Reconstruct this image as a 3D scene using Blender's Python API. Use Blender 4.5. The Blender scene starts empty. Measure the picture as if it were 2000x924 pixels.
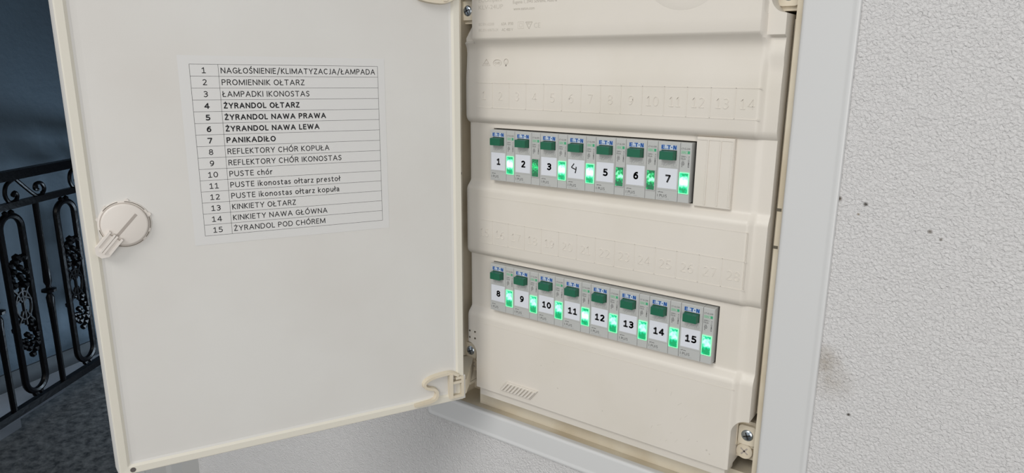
import bpy, bmesh, math, random
from mathutils import Vector, Matrix
random.seed(7)
C = bpy.context.scene
COL = C.collection
FL = 1.4            # height of the board's reference point above the landing floor
MM = 0.001

# ---------------------------------------------------------------- camera
cy, pb, rr = -0.61997, -0.23779, 0.00625
fwd = Vector((math.sin(cy)*math.cos(pb), math.cos(cy)*math.cos(pb), math.sin(pb)))
rt = Vector((math.cos(cy), -math.sin(cy), 0))
up = rt.cross(fwd)
r2 = math.cos(rr)*rt + math.sin(rr)*up
u2 = -math.sin(rr)*rt + math.cos(rr)*up
cam = bpy.data.objects.new('camera', bpy.data.cameras.new('camera'))
COL.objects.link(cam)
M = Matrix((r2, u2, -fwd)).transposed().to_4x4()
M.translation = Vector((0.36924, -0.48347, 0.0513 + FL))
cam.matrix_world = M
cam.data.sensor_width = 36
cam.data.lens = 36*1348.66/2000
cam.data.clip_start = 0.01
C.camera = cam

# ---------------------------------------------------------------- light
w = bpy.data.worlds.new('world'); C.world = w; w.use_nodes = True
bg = w.node_tree.nodes['Background']
bg.inputs[0].default_value = (0.92, 0.96, 1.0, 1)
bg.inputs[1].default_value = 0.52

def area(name, loc, target, size, power, col, sy=None):
    l = bpy.data.lights.new(name, 'AREA'); l.energy = power; l.size = size
    if sy: l.shape = 'RECTANGLE'; l.size_y = sy
    l.color = col
    o = bpy.data.objects.new(name, l); COL.objects.link(o)
    o.location = loc
    o.rotation_euler = (Vector(target) - Vector(loc)).to_track_quat('-Z', 'Y').to_euler()
    return o
area('window_daylight', (0.0, -2.4, 3.1), (0.1, 0, 1.4), 1.2, 36, (1.0, 0.985, 0.95))
area('hall_fill', (1.5, -1.9, 1.3), (0.0, 0, 1.3), 1.3, 15, (1.0, 0.955, 0.90))  # unseen fill lamp, added low on the right to brighten the door
area('stairwell_fill', (-2.3, 1.9, 0.25), (-3.35, 0.5, -0.05), 0.5, 28, (0.66, 0.83, 1.0))  # unseen lamp added to brighten the lower stair wall and ledge
C.view_settings.view_transform = 'Standard'
C.view_settings.look = 'None'
C.view_settings.gamma = 1
C.view_settings.use_curve_mapping = False
C.view_settings.exposure = 0.08

# ---------------------------------------------------------------- materials
def mat(name, col, rough=0.5, bump=None, var=None, metal=0.0, spec=0.5):
    m = bpy.data.materials.new(name); m.use_nodes = True
    nt = m.node_tree; b = nt.nodes['Principled BSDF']
    b.inputs['Base Color'].default_value = (*col, 1)
    b.inputs['Roughness'].default_value = rough
    b.inputs['Metallic'].default_value = metal
    b.inputs['Specular IOR Level'].default_value = spec
    tc = nt.nodes.new('ShaderNodeTexCoord')
    if var:
        sc, col2, lo, hi = var
        n = nt.nodes.new('ShaderNodeTexNoise'); n.inputs['Scale'].default_value = sc; n.inputs['Detail'].default_value = 5
        r = nt.nodes.new('ShaderNodeValToRGB')
        r.color_ramp.elements[0].position = lo; r.color_ramp.elements[0].color = (*col, 1)
        r.color_ramp.elements[1].position = hi; r.color_ramp.elements[1].color = (*col2, 1)
        nt.links.new(tc.outputs['Object'], n.inputs['Vector']); nt.links.new(n.outputs[0], r.inputs[0])
        nt.links.new(r.outputs[0], b.inputs['Base Color'])
    if bump:
        sc, dist = bump
        n = nt.nodes.new('ShaderNodeTexNoise'); n.inputs['Scale'].default_value = sc; n.inputs['Detail'].default_value = 3
        bu = nt.nodes.new('ShaderNodeBump'); bu.inputs['Distance'].default_value = dist
        nt.links.new(tc.outputs['Object'], n.inputs['Vector']); nt.links.new(n.outputs[0], bu.inputs['Height'])
        nt.links.new(bu.outputs[0], b.inputs['Normal'])
    return m

m_frame = mat('white_powder_coat', (0.605, 0.605, 0.60), 0.28, (900, 0.00002))
m_door = mat('door_inner_paint', (0.665, 0.65, 0.62), 0.42, (1400, 0.00003), (7, (0.62, 0.595, 0.56), 0.4, 0.75))
m_lip = mat('door_lip_paint', (0.68, 0.645, 0.56), 0.4)
m_cover = mat('cream_plastic', (0.67, 0.625, 0.56), 0.42, (1500, 0.00002), (14, (0.63, 0.585, 0.51), 0.45, 0.8))
m_cream = mat('yellowed_plastic', (0.66, 0.59, 0.47), 0.45, None, (18, (0.58, 0.50, 0.37), 0.45, 0.8))
m_box = mat('box_plastic', (0.60, 0.54, 0.43), 0.5, None, (22, (0.47, 0.39, 0.27), 0.45, 0.8))
m_lock = mat('lock_plastic', (0.68, 0.63, 0.58), 0.4)
m_module = mat('module_grey', (0.45, 0.455, 0.44), 0.5, (2500, 0.00002))
m_button = mat('button_green', (0.008, 0.115, 0.06), 0.4)
m_dark = mat('dark_gap', (0.015, 0.014, 0.012), 0.8)
m_slot = mat('slot_shade', (0.10, 0.085, 0.06), 0.7)
m_groove = mat('lock_slot', (0.38, 0.335, 0.30), 0.6)
m_label = mat('sticker_paper', (0.66, 0.68, 0.73), 0.5)
m_paper = mat('list_paper', (0.655, 0.645, 0.63), 0.5, (1400, 0.00002))
m_black = mat('black_print', (0.012, 0.012, 0.014), 0.6)
m_blue = mat('blue_print', (0.004, 0.075, 0.30), 0.5)
m_grey = mat('grey_print', (0.075, 0.075, 0.075), 0.6)
m_faint = mat('faint_print', (0.33, 0.335, 0.33), 0.6)
m_badge = mat('green_print', (0.05, 0.36, 0.18), 0.5)
m_badgebg = mat('pale_green_print', (0.36, 0.48, 0.38), 0.5)
m_ink = mat('warm_grey_print', (0.42, 0.385, 0.33), 0.6)
m_ink2 = mat('pale_grey_print', (0.53, 0.49, 0.43), 0.6)
m_screw = mat('zinc_steel', (0.42, 0.47, 0.52), 0.22, None, None, 1.0)
m_iron = mat('black_iron', (0.002, 0.002, 0.0025), 0.3, (60, 0.001), None, 0.0, 0.10)
m_plug = mat('dark_plug', (0.10, 0.085, 0.08), 0.6)
m_stair = mat('dim_blue_grey_paint', (0.043, 0.068, 0.092), 0.7, (35, 0.003), (1.6, (0.034, 0.052, 0.07), 0.35, 0.7))  # the dimness of the stairwell is worked into this dark colour
m_skirt = mat('grey_skirting', (0.045, 0.052, 0.058), 0.6)
m_ledge = mat('pale_ledge', (0.46, 0.50, 0.56), 0.45, None, (5, (0.34, 0.38, 0.43), 0.4, 0.7))
m_trim = mat('grey_moulding', (0.45, 0.45, 0.44), 0.4)

# speckled landing floor
m_floor = mat('speckled_terrazzo', (0.03, 0.033, 0.036), 0.35)
nt = m_floor.node_tree; b = nt.nodes['Principled BSDF']; tc = nt.nodes['Texture Coordinate'] if 'Texture Coordinate' in nt.nodes else nt.nodes.new('ShaderNodeTexCoord')
n1 = nt.nodes.new('ShaderNodeTexNoise'); n1.inputs['Scale'].default_value = 28; n1.inputs['Detail'].default_value = 8; n1.inputs['Roughness'].default_value = 0.75
rp = nt.nodes.new('ShaderNodeValToRGB')
rp.color_ramp.elements[0].position = 0.38; rp.color_ramp.elements[0].color = (0.028, 0.031, 0.033, 1)
rp.color_ramp.elements[1].position = 0.68; rp.color_ramp.elements[1].color = (0.16, 0.165, 0.165, 1)
nt.links.new(tc.outputs['Object'], n1.inputs['Vector']); nt.links.new(n1.outputs[0], rp.inputs[0]); nt.links.new(rp.outputs[0], b.inputs['Base Color'])

# rough plaster wall
m_wall = mat('rough_white_plaster', (0.63, 0.618, 0.612), 0.75)
nt = m_wall.node_tree; b = nt.nodes['Principled BSDF']; tc = nt.nodes.new('ShaderNodeTexCoord')
na = nt.nodes.new('ShaderNodeTexNoise'); na.inputs['Scale'].default_value = 560; na.inputs['Detail'].default_value = 4; na.inputs['Distortion'].default_value = 0.6
nb = nt.nodes.new('ShaderNodeTexNoise'); nb.inputs['Scale'].default_value = 90; nb.inputs['Detail'].default_value = 2
mx = nt.nodes.new('ShaderNodeMath'); mx.operation = 'MULTIPLY_ADD'; mx.inputs[1].default_value = 0.5
bu = nt.nodes.new('ShaderNodeBump'); bu.inputs['Distance'].default_value = 0.0017; bu.inputs['Strength'].default_value = 1.0
for q in (na, nb): nt.links.new(tc.outputs['Object'], q.inputs['Vector'])
nt.links.new(nb.outputs[0], mx.inputs[0]); nt.links.new(na.outputs[0], mx.inputs[2])
nt.links.new(mx.outputs[0], bu.inputs['Height']); nt.links.new(bu.outputs[0], b.inputs['Normal'])
# a few brown smudges beside the frame: real stains at fixed wall positions
def stain(nt, tc, prev, centre, radius, col, strength, irregular=0.6):
    vm = nt.nodes.new('ShaderNodeVectorMath'); vm.operation = 'DISTANCE'; vm.inputs[1].default_value = centre
    nz = nt.nodes.new('ShaderNodeTexNoise'); nz.inputs['Scale'].default_value = 220; nz.inputs['Detail'].default_value = 3
    mr = nt.nodes.new('ShaderNodeMapRange'); mr.inputs[1].default_value = radius; mr.inputs[2].default_value = 0.0
    mr.inputs[3].default_value = 0.0; mr.inputs[4].default_value = 1.0
    mm = nt.nodes.new('ShaderNodeMath'); mm.operation = 'MULTIPLY'
    mc = nt.nodes.new('ShaderNodeMath'); mc.operation = 'MULTIPLY'; mc.inputs[1].default_value = strength; mc.use_clamp = True
    mi = nt.nodes.new('ShaderNodeMix'); mi.data_type = 'RGBA'
    nt.links.new(tc.outputs['Object'], vm.inputs[0]); nt.links.new(tc.outputs['Object'], nz.inputs['Vector'])
    nt.links.new(vm.outputs['Value'], mr.inputs[0]); nt.links.new(mr.outputs[0], mm.inputs[0]); nt.links.new(nz.outputs[0], mm.inputs[1])
    nt.links.new(mm.outputs[0], mc.inputs[0]); nt.links.new(mc.outputs[0], mi.inputs[0])
    if prev is None: mi.inputs[6].default_value = b.inputs['Base Color'].default_value
    else: nt.links.new(prev, mi.inputs[6])
    mi.inputs[7].default_value = (*col, 1)
    return mi.outputs[2]
pv = None
for c, r, col, s in (((0.286, 0.011, -0.146), 0.014, (0.30, 0.25, 0.19), 1.3), ((0.292, 0.011, -0.160), 0.018, (0.38, 0.34, 0.29), 0.9),
                     ((0.2835, 0.011, -0.031), 0.0022, (0.12, 0.10, 0.08), 2.5), ((0.2995, 0.011, -0.033), 0.0020, (0.12, 0.11, 0.10), 2.5),
                     ((0.3056, 0.011, -0.1816), 0.0016, (0.08, 0.07, 0.06), 3), ((0.3375, 0.011, -0.046), 0.0019, (0.2, 0.18, 0.16), 2.5), ((0.3440, 0.011, -0.050), 0.0013, (0.2, 0.18, 0.16), 2.5), ((0.296, 0.011, -0.040), 0.0012, (0.3, 0.25, 0.2), 2.5)):
    pv = stain(nt, tc, pv, c, r, col, s)
nt.links.new(pv, b.inputs['Base Color'])

# lit lenses (lamps): object space, x across, z along, origin at the lens centre
def lens_mat(name, core, mid, kind):
    m = bpy.data.materials.new(name); m.use_nodes = True
    nt = m.node_tree; b = nt.nodes['Principled BSDF']; L = nt.links.new
    b.inputs['Base Color'].default_value = (0.02, 0.13, 0.06, 1); b.inputs['Roughness'].default_value = 0.15
    tc = nt.nodes.new('ShaderNodeTexCoord')
    sp = nt.nodes.new('ShaderNodeSeparateXYZ'); L(tc.outputs['Object'], sp.inputs[0])
    nz = nt.nodes.new('ShaderNodeTexNoise'); nz.inputs['Scale'].default_value = 900 if kind == 'dim' else 480; nz.inputs['Detail'].default_value = 3
    L(tc.outputs['Object'], nz.inputs['Vector'])
    vd = nt.nodes.new('ShaderNodeVectorMath'); vd.operation = 'DISTANCE'
    sc = nt.nodes.new('ShaderNodeMapping'); sc.inputs['Scale'].default_value = (0.7, 0, 1.0) if kind != 'band' else (0.25, 0, 1.0)
    L(tc.outputs['Object'], sc.inputs['Vector']); L(sc.outputs[0], vd.inputs[0])
    vd.inputs[1].default_value = (0, 0, 0.001 if kind != 'upper' else 0.0022)
    mr = nt.nodes.new('ShaderNodeMapRange'); mr.inputs[1].default_value = {'band': 0.0052, 'upper': 0.0060}.get(kind, 0.0062); mr.inputs[2].default_value = 0.0
    L(vd.outputs['Value'], mr.inputs[0])
    ad = nt.nodes.new('ShaderNodeMath'); ad.operation = 'MULTIPLY_ADD'
    L(nz.outputs[0], ad.inputs[0]); ad.inputs[1].default_value = {'band': 1.0, 'upper': 1.6}.get(kind, 2.4); 
    sb = nt.nodes.new('ShaderNodeMath'); sb.operation = 'SUBTRACT'; sb.inputs[1].default_value = {'band': 0.46, 'upper': 0.88}.get(kind, 1.28)
    L(mr.outputs[0], ad.inputs[2]); L(ad.outputs[0], sb.inputs[0])
    rp = nt.nodes.new('ShaderNodeValToRGB'); L(sb.outputs[0], rp.inputs[0])
    e = rp.color_ramp.elements
    if kind == 'dim':
        e[0].position = 0.12; e[0].color = (0.006, 0.045, 0.02, 1)
        e[1].position = 0.85; e[1].color = (0.03, 0.75, 0.22, 1)
        x = e.new(0.5); x.color = (0.012, 0.22, 0.075, 1)
    elif kind == 'half':
        e[0].position = 0.1; e[0].color = (0.006, 0.06, 0.025, 1)
        e[1].position = 0.85; e[1].color = (0.45, 1.3, 0.75, 1)
        x = e.new(0.45); x.color = (0.01, 0.50, 0.14, 1)
    else:
        e[0].position = 0.0; e[0].color = (0.0, 0.30, 0.10, 1)
        e[1].position = 0.85; e[1].color = (*core, 1)
        x = e.new(0.22); x.color = (*mid, 1)
    L(rp.outputs[0], b.inputs['Emission Color']); b.inputs['Emission Strength'].default_value = 1.0
    return m
lm_band = lens_mat('lens_bright', (1.25, 1.6, 1.55), (0.0, 0.72, 0.32), 'band')
lm_upper = lens_mat('lens_lit', (0.75, 1.3, 1.2), (0.0, 0.68, 0.33), 'upper')
lm_half = lens_mat('lens_half', None, None, 'half')
lm_dim = lens_mat('lens_dim', None, None, 'dim')
m_rimlit = mat('rim_glare', (0.3, 0.5, 0.38), 0.3)
bb = m_rimlit.node_tree.nodes['Principled BSDF']; bb.inputs['Emission Color'].default_value = (0.12, 1.0, 0.38, 1); bb.inputs['Emission Strength'].default_value = 0.75  # lens glare on the casing rim, given as the rim's own glow

# ---------------------------------------------------------------- helpers (mesh code in millimetres unless noted)
def box(bm, x0, x1, y0, y1, z0, z1):
    v = [bm.verts.new((x, y, z)) for x in (x0, x1) for y in (y0, y1) for z in (z0, z1)]
    for f in ((0,1,3,2),(4,6,7,5),(0,4,5,1),(2,3,7,6),(0,2,6,4),(1,5,7,3)): bm.faces.new([v[i] for i in f])
def taper(bm, a, y0, b_, y1):
    """frustum from rect a (x0,x1,z0,z1) at y0 to rect b_ at y1"""
    va = [bm.verts.new((x, y0, z)) for x, z in ((a[0],a[2]),(a[1],a[2]),(a[1],a[3]),(a[0],a[3]))]
    vb = [bm.verts.new((x, y1, z)) for x, z in ((b_[0],b_[2]),(b_[1],b_[2]),(b_[1],b_[3]),(b_[0],b_[3]))]
    bm.faces.new(va); bm.faces.new(vb[::-1])
    for i in range(4): bm.faces.new((va[i], vb[i], vb[(i+1)%4], va[(i+1)%4]))
def prism(bm, pts, y0, y1, scale=1.0):
    c = (sum(p[0] for p in pts)/len(pts), sum(p[1] for p in pts)/len(pts))
    a = [bm.verts.new((x, y1, z)) for x, z in pts]
    q = [bm.verts.new((c[0]+(x-c[0])*scale, y0, c[1]+(z-c[1])*scale)) for x, z in pts]
    bm.faces.new(a); bm.faces.new(q[::-1]); n = len(pts)
    for i in range(n): bm.faces.new((a[i], q[i], q[(i+1)%n], a[(i+1)%n]))
def disc(bm, cx, cz, r, y0, y1, n=40, r0=None):
    prism(bm, [(cx+r*math.cos(2*math.pi*i/n), cz+r*math.sin(2*math.pi*i/n)) for i in range(n)], y0, y1, (r0 or r)/r)
def lathe(bm, cx, cz, prof, n=48):
    """rings (r, y) about the y axis"""
    rings = [[bm.verts.new((cx+r*math.cos(2*math.pi*i/n), y, cz+r*math.sin(2*math.pi*i/n))) for i in range(n)] for r, y in prof]
    for a, q in zip(rings, rings[1:]):
        for i in range(n): bm.faces.new((a[i], a[(i+1)%n], q[(i+1)%n], q[i]))
    bm.faces.new(rings[0]); bm.faces.new(rings[-1][::-1])
def ribbon(bm, pts, w, y0, y1, y0b=None):
    """a bar of width w swept along pts (x, z)"""
    n = len(pts); L = []
    for i, p in enumerate(pts):
        a = Vector(pts[max(i-1,0)]); q = Vector(pts[min(i+1,n-1)]); t = (q-a).normalized()
        L.append((Vector((-t.y, t.x)), Vector(p)))
    rows = []
    for nrm, p in L:
        a, q = p+nrm*w/2, p-nrm*w/2
        a2, q2 = p+nrm*w*0.36, p-nrm*w*0.36
        rows.append([bm.verts.new((a.x, y1, a.y)), bm.verts.new((a2.x, y0, a2.y)), bm.verts.new((q2.x, y0, q2.y)), bm.verts.new((q.x, y1, q.y))])
    for a, q in zip(rows, rows[1:]):
        for i in range(4): bm.faces.new((a[i], q[i], q[(i+1)%4], a[(i+1)%4]))
    bm.faces.new(rows[0]); bm.faces.new(rows[-1][::-1])
def tube(bm, pts, r, n=8, rs=None):
    pts = [Vector(p) for p in pts]; rings = []
    for i, p in enumerate(pts):
        t = (pts[min(i+1,len(pts)-1)]-pts[max(i-1,0)]).normalized()
        a = t.cross(Vector((0,1,0))) if abs(t.y) < 0.9 else t.cross(Vector((1,0,0)))
        a.normalize(); q = t.cross(a); k = (rs[i] if rs else r)
        rings.append([bm.verts.new(p+(a*math.cos(2*math.pi*j/n)+q*math.sin(2*math.pi*j/n))*k) for j in range(n)])
    for a, q in zip(rings, rings[1:]):
        for j in range(n): bm.faces.new((a[j], a[(j+1)%n], q[(j+1)%n], q[j]))
    bm.faces.new(rings[0][::-1]); bm.faces.new(rings[-1])
def smoothpts(pts, k=6):
    out = []; P = [Vector(p) for p in pts]
    for i in range(len(P)-1):
        a, b_, c, d = P[max(i-1,0)], P[i], P[i+1], P[min(i+2,len(P)-1)]
        for j in range(k):
            t = j/k
            out.append(0.5*((2*b_)+(c-a)*t+(2*a-5*b_+4*c-d)*t*t+(3*b_-a-3*c+d)*t**3))
    out.append(P[-1]); return out
def mesh(bm, m, scale=MM, smooth=False, bevel=0):
    if bevel:
        es = [e for e in bm.edges if len(e.link_faces) == 2 and e.calc_face_angle(0) > 0.6]
        bmesh.ops.bevel(bm, geom=es, offset=bevel, segments=2, profile=0.5, affect='EDGES')
    bmesh.ops.recalc_face_normals(bm, faces=bm.faces)
    if scale != 1: bmesh.ops.scale(bm, vec=(scale,)*3, verts=bm.verts)
    for f in bm.faces: f.smooth = smooth
    if smooth:
        for e in bm.edges:
            if len(e.link_faces) != 2 or e.calc_face_angle(0) > 0.6: e.smooth = False
    me = bpy.data.meshes.new('mesh'); bm.to_mesh(me); bm.free()
    if m: me.materials.append(m)
    return me
def put(name, me, parent=None, loc=(0,0,0)):
    o = bpy.data.objects.new(name, me); COL.objects.link(o); o.location = loc
    if parent is not None: o.parent = parent
    return o
def part(name, fn, m, parent, loc=(0,0,0), **k):
    bm = bmesh.new(); fn(bm); return put(name, mesh(bm, m, **k), parent, loc)
def empty(name, loc, rz=0):
    o = bpy.data.objects.new(name, None); COL.objects.link(o); o.location = loc; o.rotation_euler[2] = rz; o.empty_display_size = 0.02
    return o
def tag(o, label, cat, group=None):
    o['label'] = label; o['category'] = cat
    if group: o['group'] = group
    return o
def struct(o): o['kind'] = 'structure'; return o

# flat lettering as mesh; returned in mm: x to the right, z up, facing -y, origin at left-middle
_tc = {}
def text(bm, s, x, zmid, cap, width=None, bold=0.0, y=-0.04, mirror=False, centre=False, rot=False, y1=None):
    key = (s, bold)
    if key not in _tc:
        cu = bpy.data.curves.new('t', 'FONT'); cu.body = s; cu.size = 1.0; cu.resolution_u = 3; cu.offset = bold
        ob = bpy.data.objects.new('t', cu); COL.objects.link(ob)
        dg = bpy.context.evaluated_depsgraph_get(); me = bpy.data.meshes.new_from_object(ob.evaluated_get(dg))
        vs = [(v.co.x, v.co.y) for v in me.vertices]; fs = [tuple(p.vertices) for p in me.polygons]
        bpy.data.objects.remove(ob); bpy.data.curves.remove(cu); bpy.data.meshes.remove(me)
        x0 = min(v[0] for v in vs); x1 = max(v[0] for v in vs)
        _tc[key] = ([(a-x0, c-0.3645) for a, c in vs], fs, x1-x0)
    vs, fs, wd = _tc[key]
    sz = cap/0.729; sx = (width/wd) if width else sz*0.86
    V = []
    for a, c in vs:
        px = a*sx - (wd*sx/2 if centre else 0); pz = c*sz
        if rot: px, pz = pz, -px      # reads downwards
        if mirror: px = -px
        V.append(bm.verts.new((x+px, y, zmid+pz)))
    F = []
    for f in fs:
        try: F.append(bm.faces.new([V[i] for i in f]))
        except ValueError: pass
    if y1 is not None:
        r = bmesh.ops.extrude_face_region(bm, geom=F)
        for g in r['geom']:
            if isinstance(g, bmesh.types.BMVert): g.co.y = y1


# a humanist sans drawn with strokes: glyph = (ink width in cap heights, strokes); x 0..1 across the ink, y 0..1 cap height
def A_(cx, cy_, rx, ry, a0, a1, n=12): return [(cx+rx*math.cos(math.radians(a0+(a1-a0)*i/n)), cy_+ry*math.sin(math.radians(a0+(a1-a0)*i/n))) for i in range(n+1)]
def S_(*p): return [(q[0], q[1]) for q in smoothpts([(a, c, 0) for a, c in p], 5)]
six = [S_((.86, .97), (.5, .93), (.17, .68), (.06, .35), (.16, .09), (.5, 0), (.86, .1), (.96, .32), (.84, .54), (.5, .62), (.2, .52), (.08, .36))]
GL = {
'A': (.86, [[(0,0),(.5,1),(1,0)],[(.2,.33),(.8,.33)]]), 'B': (.66, [[(0,0),(0,1)]+[(.5,1)]+A_(.52,.765,.4,.235,90,-90)+[(0,.53)],A_(.58,.265,.42,.265,90,-90)+[(0,0)]]),
'C': (.74, [A_(.56,.5,.56,.5,52,308,16)]), 'D': (.78, [[(0,0),(0,1),(.35,1)]+A_(.4,.5,.6,.5,90,-90,14)+[(0,0)]]), 'E': (.52, [[(1,1),(0,1),(0,0),(1,0)],[(0,.53),(.9,.53)]]),
'F': (.5, [[(1,1),(0,1),(0,0)],[(0,.5),(.9,.5)]]), 'G': (.8, [A_(.54,.5,.54,.5,50,300,16)+[(.97,.1),(.97,.46),(.6,.46)]]), 'H': (.74, [[(0,0),(0,1)],[(1,0),(1,1)],[(0,.52),(1,.52)]]),
'I': (.02, [[(.5,0),(.5,1)]]), 'J': (.3, [[(1,1),(1,.2)]+A_(.5,.2,.5,.22,0,-120,6)]), 'K': (.62, [[(0,0),(0,1)],[(.95,1),(.08,.52),(1,0)]]), 'L': (.48, [[(0,1),(0,0),(1,0)]]),
'M': (1.02, [[(0,0),(.03,1),(.5,.06),(.97,1),(1,0)]]), 'N': (.76, [[(0,0),(0,1),(1,0),(1,1)]]), 'O': (.86, [A_(.5,.5,.5,.5,0,360,22)]), 'P': (.6, [[(0,0),(0,1),(.45,1)]+A_(.5,.74,.5,.26,90,-90)+[(0,.48)]]),
'R': (.64, [[(0,0),(0,1),(.45,1)]+A_(.5,.76,.42,.24,90,-90)+[(0,.52)],[(.5,.52),(.72,.35),(1,0)]]), 'S': (.56, [S_((.92,.9),(.55,1),(.12,.88),(.08,.68),(.45,.53),(.85,.4),(.95,.2),(.6,0),(.25,.01),(0,.09))]),
'T': (.72, [[(0,1),(1,1)],[(.5,0),(.5,1)]]), 'U': (.76, [[(0,1)]+A_(.5,.34,.5,.34,180,360)+[(1,1)]]), 'W': (1.2, [[(0,1),(.24,0),(.5,.95),(.76,0),(1,1)]]), 'Y': (.74, [[(0,1),(.5,.45),(1,1)],[(.5,.45),(.5,0)]]),
'Z': (.6, [[(0,1),(1,1),(0,0),(1,0)]]), '/': (.5, [[(0,-.2),(1,1.15)]]), ' ': (.12, []),
'a': (.46, [S_((.1,.62),(.5,.72),(.92,.62),(1,.42))+[(1,0)],S_((1,.42),(.5,.4),(.08,.3),(.08,.1),(.4,0),(.98,.16))]), 'c': (.44, [A_(.58,.36,.58,.36,55,305)]), 'e': (.54, [[(.05,.38),(1,.38)]+A_(.52,.36,.48,.36,5,310,14)]),
'h': (.5, [[(0,0),(0,1.08)],[(0,.45)]+S_((0,.45),(.5,.72),(.95,.6),(1,.4))+[(1,0)]]), 'i': (.02, [[(.5,0),(.5,.7)],[(.5,.94),(.5,1.0)]]), 'k': (.48, [[(0,0),(0,1.08)],[(.9,.7),(.1,.36),(1,0)]]),
'n': (.5, [[(0,0),(0,.7)],S_((0,.45),(.5,.72),(.95,.6),(1,.4))+[(1,0)]]), 'o': (.58, [A_(.5,.36,.5,.36,0,360,18)]), 'p': (.56, [[(0,-.28),(0,.7)],A_(.5,.36,.5,.36,0,360,18)]), 'r': (.3, [[(0,0),(0,.7)],S_((0,.42),(.5,.68),(1,.7))]),
's': (.4, [S_((.9,.65),(.5,.72),(.08,.6),(.3,.42),(.8,.3),(.9,.12),(.5,0),(0,.06))]), 't': (.34, [[(.3,.92),(.3,.2)]+S_((.3,.2),(.55,0),(1,.02)),[(0,.7),(1,.7)]]), 'u': (.5, [[(0,.7),(0,.3)]+S_((0,.3),(.15,.06),(.5,0),(1,.26)),[(1,.7),(1,0)]]),
'z': (.42, [[(0,.7),(1,.7),(0,0),(1,0)]]), 'l': (.02, [[(.5,0),(.5,1.08)]]),
'0': (.6, [A_(.5,.5,.5,.5,0,360,20)]), '1': (.5, [[(.02,.8),(.52,1),(.52,0)],[(0,0),(1,0)]]), '2': (.56, [S_((.05,.88),(.45,1),(.86,.88),(.88,.64),(.5,.32),(.03,0))+[(1,0)]]),
'3': (.54, [S_((.08,.93),(.5,1),(.9,.86),(.84,.62),(.36,.53)),S_((.36,.53),(.82,.46),(.96,.24),(.6,.01),(.25,0),(.02,.08))]), '4': (.66, [[(.74,0),(.74,1),(0,.27),(1,.27)]]),
'5': (.56, [[(.88,1),(.16,1),(.13,.55)]+S_((.13,.55),(.55,.6),(.95,.44),(.92,.14),(.5,0),(.04,.06))]), '6': (.58, six), '7': (.58, [[(0,1),(1,1),(.36,0)]]),
'8': (.56, [A_(.5,.76,.42,.24,0,360,16),A_(.5,.26,.5,.26,0,360,16)]), '9': (.58, [[(1-a, 1-c) for a, c in six[0]]]),
}
GL['\u0141'] = (.52, GL['L'][1]+[[(-.22,.36),(.55,.66)]]); GL['\u0142'] = (.1, GL['l'][1]+[[(-1.6,.44),(2.6,.72)]])
GL['\u015a'] = (.56, GL['S'][1]+[[(.5,1.14),(.75,1.34)]]); GL['\u017b'] = (.6, GL['Z'][1]+[[(.47,1.2),(.53,1.24)]])
GL['\u00d3'] = (.86, GL['O'][1]+[[(.5,1.14),(.68,1.34)]]); GL['\u00f3'] = (.58, GL['o'][1]+[[(.5,.88),(.75,1.1)]])
def stext(bm, s, x, zmid, cap, width=None, weight=0.13, y=-0.05, centre=False, gap=0.22, y1=None):
    """lettering with even strokes, width = overall ink width in mm"""
    adv = []; px = 0
    for ch in s: wd_ = GL[ch][0]; adv.append((px, wd_)); px += wd_ + weight + gap
    tot = px - gap
    wt = weight*cap; k = cap*(1-weight)            # stroke centres span the cap height less one stroke
    sx = ((width/tot) if width else cap)
    x0 = x-(tot*sx/2 if centre else 0)
    def quad(p): 
        f = bm.faces.new([bm.verts.new((a, y, c)) for a, c in p])
        if y1 is not None:
            r = bmesh.ops.extrude_face_region(bm, geom=[f])
            for g in r['geom']:
                if isinstance(g, bmesh.types.BMVert): g.co.y = y1
    for ch, (ax, wd_) in zip(s, adv):
        for st in GL[ch][1]:
            P = [Vector((x0+(ax+weight/2+q[0]*wd_)*sx, zmid-cap/2+wt/2+q[1]*k)) for q in st]
            P = [p for i, p in enumerate(P) if i == 0 or (p-P[i-1]).length > 1e-5]
            for i in range(len(P)-1):
                d = (P[i+1]-P[i]).normalized(); nn = Vector((-d.y, d.x))*wt/2
                quad([P[i]+nn, P[i]-nn, P[i+1]-nn, P[i+1]+nn])
            for i in range(1, len(P)-1):
                quad([(P[i].x+wt/2*math.cos(a*math.pi/4), P[i].y+wt/2*math.sin(a*math.pi/4)) for a in range(8)])
            for p, q in ((P[0], P[1]), (P[-1], P[-2])):      # square ends
                d = (p-q).normalized()*wt*0.5; nn = Vector((-d.y, d.x))
                quad([p+nn, p-nn, p-nn+d*0.9, p+nn+d*0.9])

# ================================================================ SETTING
# wall carrying the board, with the board's opening
def ringwall(bm):
    X0, X1, Z0, Z1 = -805, 2600, -1400, 1300; a, c, d, e = -84, 278, -299, 186
    for x0, x1, z0, z1 in ((X0, a, Z0, Z1), (c, X1, Z0, Z1), (a, c, Z0, d), (a, c, e, Z1)):
        box(bm, x0, x1, 11, 190, z0, z1)
wall = struct(part('wall_right', ringwall, m_wall, None, (0, 0, FL)))
def slab(bm, pts, z0, z1):
    a = [bm.verts.new((x, y, z1)) for x, y in pts]; q = [bm.verts.new((x, y, z0)) for x, y in pts]
    bm.faces.new(a); bm.faces.new(q[::-1]); n = len(pts)
    for i in range(n): bm.faces.new((a[i], q[i], q[(i+1)%n], a[(i+1)%n]))
edge = [(-1.9, -1.25), (-2.727, 0.352), (-2.781, 0.448), (-2.864, 0.472), (-2.997, 0.701), (-3.084, 0.737), (-3.198, 0.967), (-3.75, 2.0)]
struct(part('floor', lambda bm: slab(bm, edge + [(-3.75, 4.2), (2.6, 4.2), (2.6, -3.6), (-1.9, -3.6)], -0.05, 0), m_floor, None, scale=1))
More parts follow.
